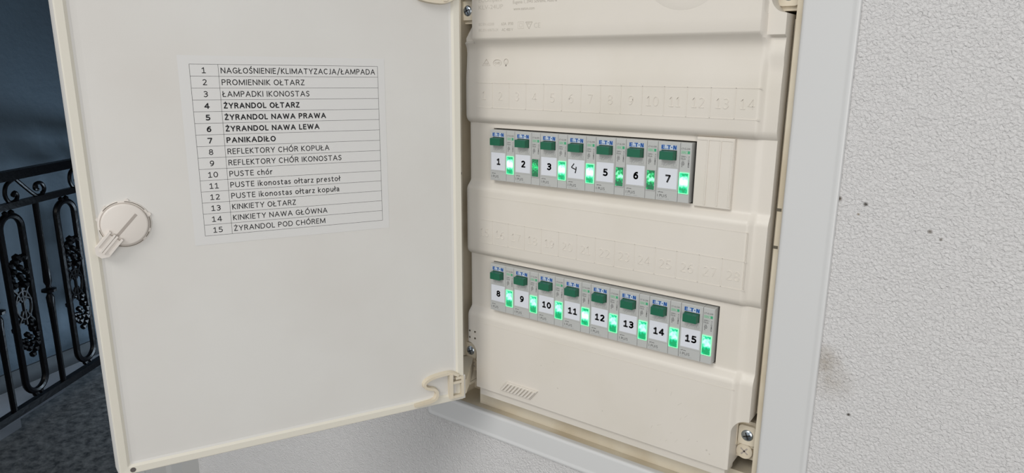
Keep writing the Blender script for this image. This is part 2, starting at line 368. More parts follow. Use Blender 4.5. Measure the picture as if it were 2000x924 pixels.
struct(part('trim_2', lambda bm: slab(bm, [(-2.2, -1.8), (-1.8, -1.3), (-2.7, 0.5), (-3.6, 2.2), (-4.3, 2.2), (-4.3, -1.8)], -0.10, -0.051), m_ledge, None, scale=1))
wd = Vector((-0.26, 0.966, 0)).normalized(); wa = Vector((-3.32, 0.53, 0)); wn = Vector((-wd.y, wd.x, 0))
def farwall(bm, t0=-3.0, t1=3.5, z0=-0.1, z1=2.7, off=0, th=0.15):
    p = [wa+wd*t0+wn*off, wa+wd*t1+wn*off, wa+wd*t1+wn*(off+th), wa+wd*t0+wn*(off+th)]
    slab(bm, [(q.x, q.y) for q in p], z0, z1)
struct(part('wall_left', farwall, m_stair, None, scale=1))
struct(part('baseboard_left', lambda bm: farwall(bm, -2.9, 3.4, -0.051, 0.035, -0.012, 0.0119), m_skirt, None, scale=1))
struct(part('wall_back', lambda bm: box(bm, -4.6, 2.6, 4.2, 4.3, 0, 2.7), m_stair, None, scale=1))
struct(part('ceiling_blocker', lambda bm: box(bm, -4.6, -0.9, 0.25, 4.3, 2.7, 2.8), m_stair, None, scale=1))  # added out of view over the stairwell to block world light
# moulded casing at the wall's end
def casing(bm):
    prof = [(-790, 11), (-790, -8), (-745, -8), (-738, 4), (-722, -4), (-700, -10), (-690, -16), (-672, -16), (-664, 4), (-640, 6), (-630, -4), (-596, -4), (-590, -12), (-580, -12), (-574, 11)]
    a = [bm.verts.new((x, y, -1400)) for x, y in prof]; q = [bm.verts.new((x, y, 900)) for x, y in prof]
    for i in range(len(prof)-1): bm.faces.new((a[i], a[i+1], q[i+1], q[i]))
    bm.faces.new(a); bm.faces.new(q[::-1]); bm.faces.new((a[-1], a[0], q[0], q[-1]))
struct(part('trim_1', casing, m_trim, None, (0, 0, FL)))

# ================================================================ RAILING
def rail():
    root = empty('stair_railing', (-2.7485, 0.3678, 0), math.atan2(0.84591, -0.53332))
    tag(root, 'black wrought-iron stair railing with oval loops on the dark landing', 'railing')
    P = lambda name, fn, sm=False: part(name, fn, m_iron, root, scale=1, smooth=sm)
    P('top_rail', lambda bm: box(bm, -0.9, 1.9, -0.02, 0.02, 1.004, 1.042))
    P('upper_rail', lambda bm: box(bm, -0.9, 1.9, -0.011, 0.011, 0.889, 0.916))
    P('bottom_rail', lambda bm: box(bm, -0.9, 1.9, -0.014, 0.014, 0.044, 0.075))
    P('newel_post', lambda bm: box(bm, -0.92, -0.88, -0.02, 0.02, 0, 1.07))
    P('foot', lambda bm: box(bm, 1.2, 1.225, -0.012, 0.012, 0.0, 0.05))
    def bar(x):
        def f(bm):
            zs = [(0.06,.0125),(0.30,.0125),(0.42,.015),(0.47,.017),(0.485,.010),(0.490,.012),(0.496,.030),(0.506,.030),(0.512,.012),(0.522,.010),(0.54,.017),(0.60,.015),(0.72,.0125),(0.9,.0125)]
            tube(bm, [(x, 0, z) for z, r in zs], 0, 10, [r for z, r in zs])
        return mesh_of(f)
    def mesh_of(f, sm=True):
        bm = bmesh.new(); f(bm); return mesh(bm, m_iron, scale=1, smooth=sm)
    barme = bar(0)
    def loopf(bm):
        pts = []
        w_, zt, zb = 0.0575, 0.865, 0.105
        for i in range(13): a = math.pi*i/12; pts.append((w_*math.cos(a), 0, zt-0.055+0.055*math.sin(a)))
        for i in range(13): a = math.pi+math.pi*i/12; pts.append((w_*math.cos(a), 0, zb+0.055+0.055*math.sin(a)))
        pts.append(pts[0]); tube(bm, pts, 0.0135, 8)
        for z in (0.875, 0.092):
            for dx in (-0.016, 0.016): ball(bm, dx, 0, z, 0.013)
    loopme = mesh_of(loopf)
    def orn(bm):
        rnd = random.Random(3)
        for zc, h in ((0.63, 0.075), (0.345, 0.085)):
            for k in range(26):
                x = rnd.uniform(-0.05, 0.05); z = zc + rnd.uniform(-h, h)*(1-0.4*abs(x)/0.05)
                ball(bm, x, rnd.uniform(-0.012, 0.012), z, rnd.uniform(0.011, 0.019))
        tube(bm, [(0.042*math.cos(a*math.pi/12), 0, 0.485+0.06*math.sin(a*math.pi/12)) for a in range(25)], 0.006, 6)
        tube(bm, [(0, 0, 0.40), (0, 0, 0.57)], 0.007, 6)
        tube(bm, [(-0.045, 0, 0.50), (0.0, 0, 0.525), (0.045, 0, 0.50)], 0.006, 6)
        for sx in (-1, 1):
            tube(bm, [(sx*0.05, 0, 0.57), (sx*0.025, 0, 0.54), (sx*0.008, 0, 0.50)], 0.006, 6)
            tube(bm, [(sx*0.05, 0, 0.40), (sx*0.025, 0, 0.43), (sx*0.008, 0, 0.46)], 0.006, 6)
    ornme = mesh_of(orn)
    def scroll(bm):
        # C scroll hanging from the top rail, then a diagonal with a curled end
        a = smoothpts([(0.045, 0, 0.0), (0.002, 0, -0.02), (-0.012, 0, -0.058), (0.005, 0, -0.09), (0.038, 0, -0.088), (0.05, 0, -0.07), (0.040, 0, -0.055), (0.028, 0, -0.062)])
        tube(bm, a, 0.008, 8); ball(bm, 0.030, 0, -0.064, 0.011); ball(bm, 0.044, 0, -0.085, 0.009)
        a = smoothpts([(0.052, 0, 0.0), (0.10, 0, -0.045), (0.150, 0, -0.086), (0.185, 0, -0.088), (0.205, 0, -0.066), (0.190, 0, -0.040), (0.160, 0, -0.040), (0.152, 0, -0.058), (0.168, 0, -0.064)])
        tube(bm, a, 0.008, 8); ball(bm, 0.158, 0, -0.05, 0.011); ball(bm, 0.192, 0, -0.082, 0.010)
    scme = mesh_of(scroll)
    for x in (-0.86, -0.55, -0.235, 0.080, 0.371, 0.690, 1.0, 1.31): put('baluster', barme, root, (x, 0, 0))
    for x in (-0.70, -0.39, -0.09, 0.2175, 0.5405, 0.85, 1.155):
        l = put('oval_loop', loopme, root, (x, 0, 0)); put('leaf_ornament', ornme, l)
    for x in (-0.72, -0.40, -0.09, 0.230, 0.61, 0.93): put('scroll', scme, root, (x, 0, 1.006))
    return root
def ball(bm, x, y, z, r):
    bmesh.ops.create_icosphere(bm, subdivisions=1, radius=r, matrix=Matrix.Translation((x, y, z)))
rail()

# ================================================================ DISTRIBUTION BOARD
board = empty('distribution_board', (0, 0, FL))
tag(board, 'white framed flush distribution board with its cream cover, open in the plaster wall', 'fuse box')

def rrect(x0, x1, z0, z1, r, n=5):
    p = []
    for cx, cz, a0 in ((x1-r, z1-r, 0), (x0+r, z1-r, 90), (x0+r, z0+r, 180), (x1-r, z0+r, 270)):
        for i in range(n+1):
            a = math.radians(a0+90*i/n); p.append((cx+r*math.cos(a), cz+r*math.sin(a)))
    return p
def loops(bm, L, n=5):
    rings = [[bm.verts.new((x, y, z)) for x, z in rrect(*rc, r, n)] for rc, r, y in L]
    for a, q in zip(rings, rings[1:]):
        k = len(a)
        for i in range(k): bm.faces.new((a[i], a[(i+1)%k], q[(i+1)%k], q[i]))
    return rings
O = (-91, 283.3, -304.3, 190); I = (-56, 248, -279, 165)
gr = lambda rc, d: (rc[0]-d, rc[1]+d, rc[2]-d, rc[3]+d)
def framef(bm):
    loops(bm, [(gr(O, 0), 3, 10.95), (gr(O, 0), 3, 9.6), (gr(O, -0.6), 3, 8.6), (gr(O, -1.6), 2.6, 8.2), (gr(O, -3.0), 2.4, 8.3), (gr(O, -4.2), 2.2, 9.0),
               (gr(O, -5.5), 2, 9.1), (gr(I, 3), 2, 9.0), (gr(I, 1.6), 1.5, 9.2), (gr(I, 0.5), 1, 10.0), (gr(I, 0), 1, 11.2), (gr(I, 0), 1, 15)])
frame = part('frame', framef, m_frame, board, smooth=True)
def boxf(bm):
    rg = loops(bm, [(gr(I, 0.15), 1, 14.5), (gr(I, 0.1), 1, 46), (gr(I, -1), 1, 47)])
    bm.faces.new(rg[-1])
    # ledges round the inside of the opening and an added riser under the cover
    box(bm, 244.0, 247.9, 13, 46, -279, 164.8); box(bm, -55.9, -43.5, 14, 46, -228, 164.8)
    box(bm, 241.3, 244.1, 21, 46, -205, 85); box(bm, -43.6, -27.5, 27.2, 46, -205, 85)  # shallow floors added so the side gaps catch more light
    box(bm, -30, 243.6, 22, 46, -279, -259)  # riser added so the space below the cover does not go dark
part('back_box', boxf, m_box, board, smooth=True)
for zc in (-22, -143):
    part('mounting_rail', lambda bm: box(bm, -20, 235, 33, 40, zc-17.5, zc+17.5), m_screw, board)
# slots in the side of the box
for x, z, y in ((245.2, -43.7, 12.9), (245.2, -70.8, 12.9), (-46.0, -44.2, 13.9)):
    part('side_slot', lambda bm: box(bm, x-1.7, x+1.7, y, y+0.2, z-1.1, z+1.1), m_slot, board)

# cover plate as a height field with real steps
def step(t): t = max(0, min(1, t)); return t*t*(3-2*t)
PROF = [(150, -5), (77.2, -5), (76.0, -4.6), (74.6, -3.0), (71, 0.2), (68, 1.6), (64, 2.0), (55, 1.3), (46, 0.3), (40, 0), (11.2, 0), (9.4, 0.4), (7.6, 1.5), (6.0, 3.4), (5.2, 5.2), (4.7, 6), (-46.5, 6),
        (-47.5, 5.7), (-49, 4.4), (-51.5, 1.7), (-53, 0.6), (-55, 0.05), (-56, 0), (-110, 0), (-111.9, 0.4), (-113.7, 1.5), (-115.3, 3.4), (-116.1, 5.2), (-116.6, 6),
        (-167.8, 6), (-168.8, 5.7), (-170.3, 4.4), (-172.8, 1.7), (-174.3, 0.6), (-176.3, 0.05), (-177.3, 0), (-248.3, 0)]
def prof(z):
    for (a, ya), (c, yc) in zip(PROF, PROF[1:]):
        if z <= a and z >= c: return ya + (yc-ya)*((a-z)/(a-c))
    return PROF[0][1] if z > PROF[0][0] else PROF[-1][1]
def edgey(z):
    # y of the flat side flange
    if z > 77: return 6.0
    if z > 60: return 4.2+1.8*step((z-60)/17)
    return prof(z) + (4.2 if prof(z) < 1 else 4.2 - 2.2*min(1, (prof(z)-1)/5)) if z < 60 else 4.2
def xl(z):
    if z < -204: return -27.2+10.2*math.sqrt(max(0, 1-((z+214)/10)**2)) if z > -214 else -17.0
    if z > 84: return -27.2+10.2*math.sqrt(max(0, 1-((z-94)/10)**2)) if z < 94 else -17.0
    return -27.2
def xr(z):
    if z < -206: return 241-12*math.sqrt(max(0, 1-((z+216)/10)**2)) if z > -216 else 229.0
    if z > 88: return 241-11*math.sqrt(max(0, 1-((z-100)/12)**2)) if z < 100 else 230.0
    return 241.0
def coverf(bm):
    xs = [-29, -28.6, -27.8, -25, -22, -20, -18, -17.2, -16.6, -16.0, -15.4, -15, -14, -12] + [-0.5] + [17.5*k for k in range(1, 12)] + [211.5, 220, 225, 226.5, 227.5, 228.4, 229.3, 230.2, 231.2, 232.2, 234, 236, 239.5, 240.3, 241]
    zs = sorted(set([p[0] for p in PROF if p[0] < 145] + [145, 130, 110, 100, 98, 96, 94, 93, 92, 91, 90, 89, 88, 87.4, 86.6, 86.2, 86, 72.8, 69.5, 66, 60, 50, 30, 1.0, -45.2, -80, -120.3, -166.5,
          -190, -203.9, -204.1, -204.5, -205.2, -206, -206.15, -206.6, -207.3, -208, -209, -210, -211, -212, -213, -214, -215, -216, -230]), reverse=True)
    G = []
    for z in zs:
        row = []; a, c = xl(z), xr(z); pc, pe = prof(z), edgey(z)
        bump = z > 74
        for x in xs:
            if x < -15: X = -15 - (-15-x)/14*(-15-a)
            elif x > 227.5: X = 227.5 + (x-227.5)/13.5*(c-227.5)
            else: X = x
            if bump and X < 0: pe = 1.6
            if bump: e = 1-step((X+17.0)/1.6) if X < 100 else step((X-226.8)/2.4)
            else: e = (0.35 if x < -28.8 else 0.1 if x < -28.5 else 0) if X < 100 else step((X-227)/6.0)
            row.append(bm.verts.new((X, pc+(pe-pc)*e, z)))
        G.append(row)
    for i in range(len(zs)-1):
        zm = (zs[i]+zs[i+1])/2
        for j in range(len(xs)-1):
            xm = (xs[j]+xs[j+1])/2
            if -0.5 < xm < 211.5 and (-45.2 < zm < 1.0 or -166.5 < zm < -120.3): continue
            bm.faces.new((G[i][j], G[i+1][j], G[i+1][j+1], G[i][j+1]))
    be = [e for e in bm.edges if len(e.link_faces) == 1]
    r = bmesh.ops.extrude_edge_only(bm, edges=be)
    for g in r['geom']:
        if isinstance(g, bmesh.types.BMVert):
            inner = -10 < g.co.x < 220 and -170 < g.co.z < 10
            g.co.y = 10 if inner else 27
cover = part('cover_plate', coverf, m_cover, board, smooth=True)
part('bottom_lip', lambda bm: box(bm, -15.5, 226, 4.2, 24, -257.4, -248.2), m_cover, cover, bevel=0.6)
# raised cell outlines and panel outlines
def cells(bm):
    t = 0.28
    for z1, z0 in ((39.7, 18.6), (-81.6, -102.9)):
        for z in (z1, z0): box(bm, -15, 229.8, -0.22, 0.3, z-t, z+t)
        for k in range(1, 14):
            x = -15+17.5*k; box(bm, x-t, x+t, -0.22, 0.3, z0, z1)
    for z in (-60.3, -181.3): box(bm, -15, 228.9, -0.16, 0.3, z-0.2, z+0.2)
    box(bm, 228.7, 229.1, -0.05, 1.2, -103, -60.3)
part('embossed_grid', cells, m_cover, cover, bevel=0)
for k in range(28):
    r = k // 14; i = k % 14
    def emb(bm):
        t = str(k+1); cap = 6.6; tot = sum(GL[c][0] for c in t)*cap + (len(t)-1)*1.9
        px = -15+17.5*i+8.5-tot/2; zb = (29 if r == 0 else -93.3)-cap/2
        for q, c in enumerate(t):
            for j, st in enumerate(GL[c][1]):
                ribbon(bm, [(px+u*GL[c][0]*cap, zb+v*cap) for u, v in st], 0.72, -0.30-0.02*j, 0.1)
            px += GL[c][0]*cap+1.9
    part('embossed_number', emb, m_cover, cover)
# ribbed finger grip, blended into the cover
def gripf(bm):
    for k in range(9):
        x = 13.2+3.75*k
        prism(bm, [(x, -242.4), (x+2.3, -242.4), (x+9.3, -234.0), (x+7.0, -234.0)], -2.8, 0.2, 0.86)
    prism(bm, [(11.6, -243.4), (46.2, -243.4), (54.6, -233.0), (20.0, -233.0)], -1.3, 0.2, 0.97)
part('finger_grip', gripf, m_cover, cover)
# spring tongues in slots of the side flange
def tongues(bm, bm2):
    for x0, x1, zz, yf in ((230.0, 239.4, 82.0, 4.1), (229.9, 239.2, 75.3, 4.1)):
        box(bm, x0, x1, yf-0.12, yf+0.2, zz, zz+3.6)
        taper(bm2, (x0+0.5, x1-1.9, zz+0.7, zz+3.3), yf-0.45, (x0+0.3, x1-1.7, zz+0.6, zz+3.4), yf+0.1)
bA, bB = bmesh.new(), bmesh.new(); tongues(bA, bB)
put('spring_slot', mesh(bA, m_dark), cover); put('spring_tongue', mesh(bB, m_cover), cover)
bA, bB = bmesh.new(), bmesh.new()
for zz in (-193.6, -200.2):
    for xx in (-24.6, -18.4): disc(bA, xx, zz+1.2, 0.95, -0.5, 0.6, 12)
    prism(bB, rrect(-25.4, -17.6, zz-0.9, zz+3.3, 2), -0.35, 0.6, 0.9)
put('spring_slot', mesh(bA, m_slot), cover); put('spring_tongue', mesh(bB, m_cover), cover)
# raised round emblem high on the cover
def boss(bm):
    lathe(bm, 172, 124, [(32.5, -4.9), (31.5, -5.15), (25, -5.5), (23.4, -5.55), (22.8, -5.35), (21.5, -5.4), (10, -5.9), (0.5, -6.0)], 64)
part('round_boss', boss, m_cover, cover, smooth=True)
# printed lines on the cover
def pr_dark(bm):
    y = -5.06
    text(bm, 'Eugenia 1, 3943 Schrems, Austria', 27.2, 104.1, 2.6, 42, 0, y)
    text(bm, 'www.eaton.com', 27.8, 98.9, 2.5, 20.4, 0, y)
    text(bm, '63A  IP30', 15.6, 87.6, 2.4, 12, 0, y)
    text(bm, 'AC 400 V', 16.0, 83.0, 2.4, 11.3, 0, y)
    for a, c in (((40.0, 88.2), (46.3, 88.2)), ((46.3, 88.2), (43.2, 82.9)), ((43.2, 82.9), (40.0, 88.2))): ribbon(bm, [a, c], 0.45, y, y+0.05)
    text(bm, 'IEC', 41.7, 87.0, 1.3, 3.0, 0, y)
part('printed_lettering', pr_dark, m_ink, cover)
def pr_pale(bm):
    y = -5.06
    text(bm, 'ECOmpact', -8.2, 107.2, 3.6, 24, 0, y)
    text(bm, 'KLV-24UP', -8.2, 101.4, 3.6, 25.4, 0, y)
    text(bm, 'IEC/EN 62208', -8.2, 87.8, 2.3, 16.2, 0, y)
    text(bm, 'IEC/EN 60670-24', -8.2, 83.1, 2.3, 20.4, 0, y)
    text(bm, 'CE', 48.0, 85.6, 4.0, 6.0, 0, y)
    for q in (rrect(32.4, 38.0, 83.4, 88.6, 0.1, 1), rrect(33.8, 36.6, 84.7, 87.3, 0.1, 1)):
        ribbon(bm, q+[q[0]], 0.3, y, y+0.05)
part('printed_lettering', pr_pale, m_ink2, cover)
def marks(bm):
    y = 1.15
    tri = [(-9.2, 54.0), (-0.8, 54.0), (-4.9, 59.6)]
    for a, c in zip(tri, tri[1:]+tri[:1]): ribbon(bm, [a, c], 0.4, y, y+0.7)
    text(bm, 'VDE', -7.0, 55.6, 1.8, 4.2, 0, y)
    el = [(6.7+4.3*math.cos(a*math.pi/16), 56.3+2.9*math.sin(a*math.pi/16)) for a in range(33)]
    ribbon(bm, el, 0.4, y, y+0.7); text(bm, 'OVE', 4.0, 56.3, 2.0, 5.4, 0, y)
    el = [(15.9+2.1*math.cos(a*math.pi/12), 57.4+2.4*math.sin(a*math.pi/12)) for a in range(25)]
    ribbon(bm, el, 0.4, y, y+0.7); ribbon(bm, [(15.9, 56.8), (15.9, 53.4)], 0.9, y, y+0.7); disc(bm, 15.9, 53.6, 1.1, y, y+0.7, 12)
part('approval_mark', marks, m_ink2, cover)

def scuffs(bm):
    rnd = random.Random(11)
    for k in range(12):
        x = rnd.uniform(165, 218); z = rnd.uniform(-242, -200); a = rnd.uniform(0.4, 1.3); l = rnd.uniform(0.8, 4.5)
        ribbon(bm, [(x, z), (x+l*math.cos(a), z+l*math.sin(a))], rnd.uniform(0.15, 0.35), -0.03, 0.05)
    for x, z, r in ((57, -207, .5), (75, -224, .6), (70, -200, .4), (120, -232, .5), (212, -237, .8), (214.5, -239.5, .6), (204, -232, .4)):
        disc(bm, x, z, r, -0.03, 0.05, 8)
part('scuff_mark', scuffs, m_ink2, cover)['kind'] = 'stuff'

# corner brackets and screws
def screw(parent, x, y, z, r, m, rot=0.4):
    def f(bm): lathe(bm, 0, 0, [(r, 1.6), (r, 0.5), (r*0.86, -0.2), (r*0.5, -0.7), (0.05, -0.85)], 24)
    s = part('screw', f, m, parent, (x*MM, y*MM, z*MM), smooth=True)
    def g(bm):
        for a in (rot, rot+math.pi/2):
            dx, dz = math.cos(a)*r*0.62, math.sin(a)*r*0.62
            ribbon(bm, [(-dx, -dz), (dx, dz)], r*0.26, -0.95, -0.3)
    return s, g
def bracket(x, z, sx, sz, knob=True):
    def f(bm):
        box(bm, x-9, x+9, 20, 45, z-11, z+11)
        prism(bm, rrect(x-7.2, x+7.2, z-8.5, z+8.5, 3), 17.5, 20.5, 0.95)
        box(bm, x-8.8, x-7.4, 17, 21, z-10, z+9)
        if knob:
            disc(bm, x-1.6*sx, z-14.8*sz, 6.2, 19.0, 30, 24)
            box(bm, x-9, x+8.5, 22, 45, z-22*sz if sz > 0 else z+8, z-8 if sz > 0 else z+22)
            box(bm, min(x-9*sx, x-3*sx), max(x-9*sx, x-3*sx), 20.5, 30, z-14.8*sz-4, z-14.8*sz+4)
    br = part('corner_bracket', f, m_cream, board, bevel=0.5)
    s, g = screw(br, x, 17.0, z, 4.7, m_screw)
    bm = bmesh.new(); g(bm); put('screw_recess', mesh(bm, m_dark), br, (x*MM, 17.0*MM, z*MM))
    if knob:
        bm = bmesh.new()
        for a in (0.9, 0.9+math.pi/2):
            dx, dz = math.cos(a)*3.6, math.sin(a)*3.6
            ribbon(bm, [(-dx, -dz), (dx, dz)], 1.7, -0.06, 0.5)
        put('knob_recess', mesh(bm, m_groove), br, ((x-1.6*sx)*MM, 19.0*MM, (z-14.8*sz)*MM))
bracket(237.0, -224.0, 1, 1)
bracket(-38.5, -222.5, -1, 1)
bracket(-38.5, 101.5, -1, -1)
bracket(237.0, 101.5, 1, -1)
# hinge blocks of the frame at the lower and upper left
def hb(bm, s=1, z0=-57):
    f = lambda a: z0+(a-z0)*s
    for x0, x1, y0, y1, a, c in ((-52, -36, 14, 45, -236, -233), (-52, -40, 10, 30, -250, -240), (-40, -36, 10, 34, -254, -233), (-52, -38, 16, 40, -259, -256)):
        box(bm, x0, x1, y0, y1, min(f(a), f(c)), max(f(a), f(c)))
part('hinge_block', hb, m_cream, board, bevel=0.4)
part('hinge_block', lambda bm: hb(bm, -1), m_cream, board, bevel=0.4)

def arm(z0, z1):
    def f(bm):
        p = [(-12, -31), (-8.6, -26), (-26, 4), (-38, 22), (-47, 30), (-52, 24), (-44, 12), (-30, -6)]
        slab(bm, p, z0, z1)
    return f
part('hinge_arm', arm(-243, -229), m_cream, board, bevel=0.5)
part('hinge_arm', arm(115, 129), m_cream, board, bevel=0.5)

# ---------------------------------------------------------------- the open door (local x from the hinge outwards, +y towards the viewer)
TH = -2.04189
D = (0.6, 278.5, -245.3, 131.3)
def doorf(bm):
    L = [(gr(D, 3.4), 5, -12), (gr(D, 3.6), 5, -10.5), (gr(D, 2.0), 3, -3), (gr(D, 0.5), 1.2, 1.4), (gr(D, 0), 1, 2.0), (gr(D, -0.5), 1, 2.05), (gr(D, -5.0), 1, 1.8), (gr(D, -6.8), 1.5, 0.5), (gr(D, -8.5), 2, 0.1), (gr(D, -12), 2, 0.0), (gr(D, -24), 2, 0.0)]
    rg = loops(bm, L)
    bm.faces.new(rg[-1]); bm.faces.new(rg[0])
door = part('cabinet_door', doorf, m_door, board, (-0.00862, -0.03047, 0))
door.data.materials.append(m_lip)
for f in door.data.polygons:
    c = f.center
    if c.y > 0.0008 and abs(f.normal.y) > 0.3: f.material_index = 1
door.rotation_euler[2] = TH
# hinge side knuckles
part('hinge_knuckle', lambda bm: box(bm, -1.2, 3, -8, 2.03, -245, -222), m_door, door, bevel=0.3)
part('hinge_knuckle', lambda bm: box(bm, -1.2, 3, -8, 2.03, 108, 131), m_door, door, bevel=0.3)
def clipf(bm, s=1):
    f = lambda z: -57+(z+57)*s
    cp = smoothpts([(6, -220.5), (13, -217.3), (22, -217.0), (32, -218.4), (37.6, -221.2), (38.2, -225.2), (34.2, -227.9), (29.8, -229.4), (27.0, -232.4), (27.2, -237.0), (30.2, -239.8), (36, -240.8), (48.5, -241.3)], 5)
    ribbon(bm, [(p[0], f(p[1])) for p in [tuple(q) for q in cp]], 3.4, 4.6, 0)
    for x0, x1, a, c, h in ((12.0, 15.2, -241.6, -217.5, 5.5), (1.2, 3.8, -241.6, -222, 5), (3.8, 12, -241.6, -239.2, 5), (3.8, 12, -227.6, -225.4, 5), (3.8, 9, -224, -221.5, 4.6)):
        box(bm, x0, x1, 0, h, min(f(a), f(c)), max(f(a), f(c)))
part('hinge_clip', clipf, m_cream, door, bevel=0.25)
part('hinge_clip', lambda bm: clipf(bm, -1), m_cream, door, bevel=0.25)
part('hole_plug', lambda bm: disc(bm, 270.2, -242.6, 1.9, 2.02, 2.2, 20), m_plug, door)
# turn lock with its tongue
LX, LZ = 255.0, -55.4
def lockf(bm):
    lathe(bm, LX, LZ, [(16.6, 0.0), (16.6, 0.8), (16.0, 1.1), (15.3, 1.1), (15.2, 0.5), (14.7, 0.5), (14.5, 2.9), (13.9, 3.4), (13.5, 3.5), (0.2, 3.5)], 56)
    for a in (20, 80, 132, 164): 
        x, z = LX-16.6*math.cos(math.radians(a)), LZ+16.6*math.sin(math.radians(a))
        disc(bm, x, z, 1.3, 1.0, 0, 10)
lock = part('turn_lock', lockf, m_lock, door, smooth=True)
part('lock_seam', lambda bm: [ribbon(bm, [(LX+15.9*math.cos(math.radians(a)), LZ+15.9*math.sin(math.radians(a))) for a in range(a0, a1, 5)], 0.5, 1.22, 1.0) for a0, a1 in ((-130, -60), (-55, -5), (40, 85), (95, 150), (165, 200), (205, 225))], m_slot, door)
part('key_slot', lambda bm: ribbon(bm, [(247.2, -48.6), (260.8, -63.4)], 2.5, 3.58, 3.3), m_groove, door)
def tongue(bm):
    ax = Vector((0.66, -0.75)); nx = Vector((0.75, 0.66)); c = Vector((262.4, -64.0))
    q = lambda l, t: tuple(c+ax*l+nx*t)
    prism(bm, [q(-1, -5.6), q(-1, 5.6), q(12.5, 5.6), q(16.2, 2.2), q(16.2, -2.2), q(12.5, -5.6)], 5.2, 0.5, 0.95)
    for t, l in ((4.5, 10.5), (0.9, 12.5), (-0.9, 12.5), (-4.5, 10.5)): ribbon(bm, [q(-2.5, t), q(l, t)], 1.9, 6.2, 3)
part('latch_tongue', tongue, m_lock, door, bevel=0.2)

# ---------------------------------------------------------------- printed circuit list stuck on the door
dv = Vector((math.cos(TH), math.sin(TH), 0)); nv = Vector((-dv.y, dv.x, 0))
pc = Vector((-0.00862, -0.03047, FL)) + dv*0.138 + nv*0.00010 + Vector((0, 0, -0.0085))
sheet = empty('circuit_list', pc)
sheet.rotation_mode = 'XYZ'
Rm = Matrix(((-dv.x, -nv.x*-1*-1, 0), (-dv.y, -nv.y, 0), (0, 0, 1)))   # local x: reading direction, local -y: towards the reader
sheet.rotation_euler = (Matrix((Vector((-dv.x, -dv.y, 0)), Vector((-nv.x, -nv.y, 0)), Vector((0, 0, 1)))).transposed() @ Matrix.Rotation(0.0056, 3, 'Y')).to_euler()
tag(sheet, 'white paper table of fifteen numbered circuits stuck inside the cabinet door', 'notice')
X = lambda s: 138-s            # door coordinate -> sheet coordinate
Zs = lambda z: z+8.5
part('paper', lambda bm: box(bm, X(211.5), X(64.5), -0.02, 0.06, Zs(-76.5), Zs(59)), m_paper, sheet)
zt, rh = 53.1, 8.2
def grid(bm):
    t = 0.11
    for k in range(16): z = Zs(zt-rh*k); box(bm, X(204.2), X(70), -0.05, -0.02, z-t, z+t)
    for s in (204.2, 185.6, 70.0): box(bm, X(s)-t, X(s)+t, -0.05, -0.02, Zs(zt-15*rh), Zs(zt))
part('table_lines', grid, m_black, sheet)
rows = [('NAGŁOŚNIENIE/KLIMATYZACJA/ŁAMPADA', 111.9, 0), ('PROMIENNIK OŁTARZ', 57.6, 0), ('ŁAMPADKI IKONOSTAS', 60.8, 0), ('ŻYRANDOL OŁTARZ', 53.0, 1), ('ŻYRANDOL NAWA PRAWA', 72.2, 1),
        ('ŻYRANDOL NAWA LEWA', 66.8, 1), ('PANIKADIŁO', 34.2, 1), ('REFLEKTORY CHÓR KOPUŁA', 73.6, 0), ('REFLEKTORY CHÓR IKONOSTAS', 82.7, 0), ('PUSTE chór', 30.2, 0),
        ('PUSTE ikonostas ołtarz prestoł', 80.7, 0), ('PUSTE ikonostas ołtarz kopuła', 79.7, 0), ('KINKIETY OŁTARZ', 45.9, 0), ('KINKIETY NAWA GŁÓWNA', 69.6, 0), ('ŻYRANDOL POD CHÓREM', 67.6, 0)]
for k, (s, wdt, bo) in enumerate(rows):
    zc = Zs(zt-rh*(k+0.5)-0.1)
    part('number_text', lambda bm: stext(bm, str(k+1), X(195.2), zc, 4.15, None, 0.205 if bo else 0.14, -0.05, centre=True), m_black, sheet)
    part('row_text', lambda bm: stext(bm, s, X(184.1), zc, 4.15, wdt, 0.20 if bo else 0.14, -0.05), m_black, sheet)

# ---------------------------------------------------------------- blanking plate clipped at the right end of the upper row
bl = empty('blanking_plate', (0.1997*1, 0.004, FL-0.0205))
tag(bl, 'cream ribbed blanking plate closing the gap right of the upper module row', 'cover strip')
def blf(bm):
    taper(bm, (-13.5, 13.9, -25.2, 25.2), -1.2, (-13.9, 14.2, -25.6, 25.6), 1.9)
part('plate', blf, m_cover, bl, bevel=0.3)
for x in (-4.9, 4.2, 12.9):
    part('rib', lambda bm: box(bm, x-0.45, x+0.45, -1.75, -1.1, -23.8, 23.8), m_cover, bl, bevel=0.15)
part('edge_rib', lambda bm: box(bm, -13.0, 13.2, -1.6, -1.1, 23.2, 24.4), m_cover, bl, bevel=0.15)

# ---------------------------------------------------------------- modules
def pushbody(bm):
    box(bm, 0.08, 17.42, 0.5, 30, -44.3, -0.1)
    taper(bm, (0.25, 17.25, -44.1, -0.6), 0, (0.08, 17.42, -44.3, -0.1), 0.5)
def b_(f, m, **k): bm = bmesh.new(); f(bm); return mesh(bm, m, **k)
me_body = b_(pushbody, m_module)
me_seam = b_(lambda bm: [box(bm, 0.3, 17.2, -0.03, 0.01, -36.25, -36.0), box(bm, 0.3, 17.2, -0.03, 0.01, -19.35, -19.2)], m_faint)
me_slot = b_(lambda bm: box(bm, 2.9, 15.0, -0.04, 0.01, -13.4, -6.1), m_dark)  # black plate standing in for the shadow in the gap round the button
me_button = b_(lambda bm: taper(bm, (3.5, 14.1, -12.9, -6.9), -5.2, (3.2, 14.6, -13.1, -6.5), 0.1), m_button, bevel=0.25)
me_label = b_(lambda bm: box(bm, 1.3, 16.3, -0.14, 0.0, -34.9, -19.7), m_label)
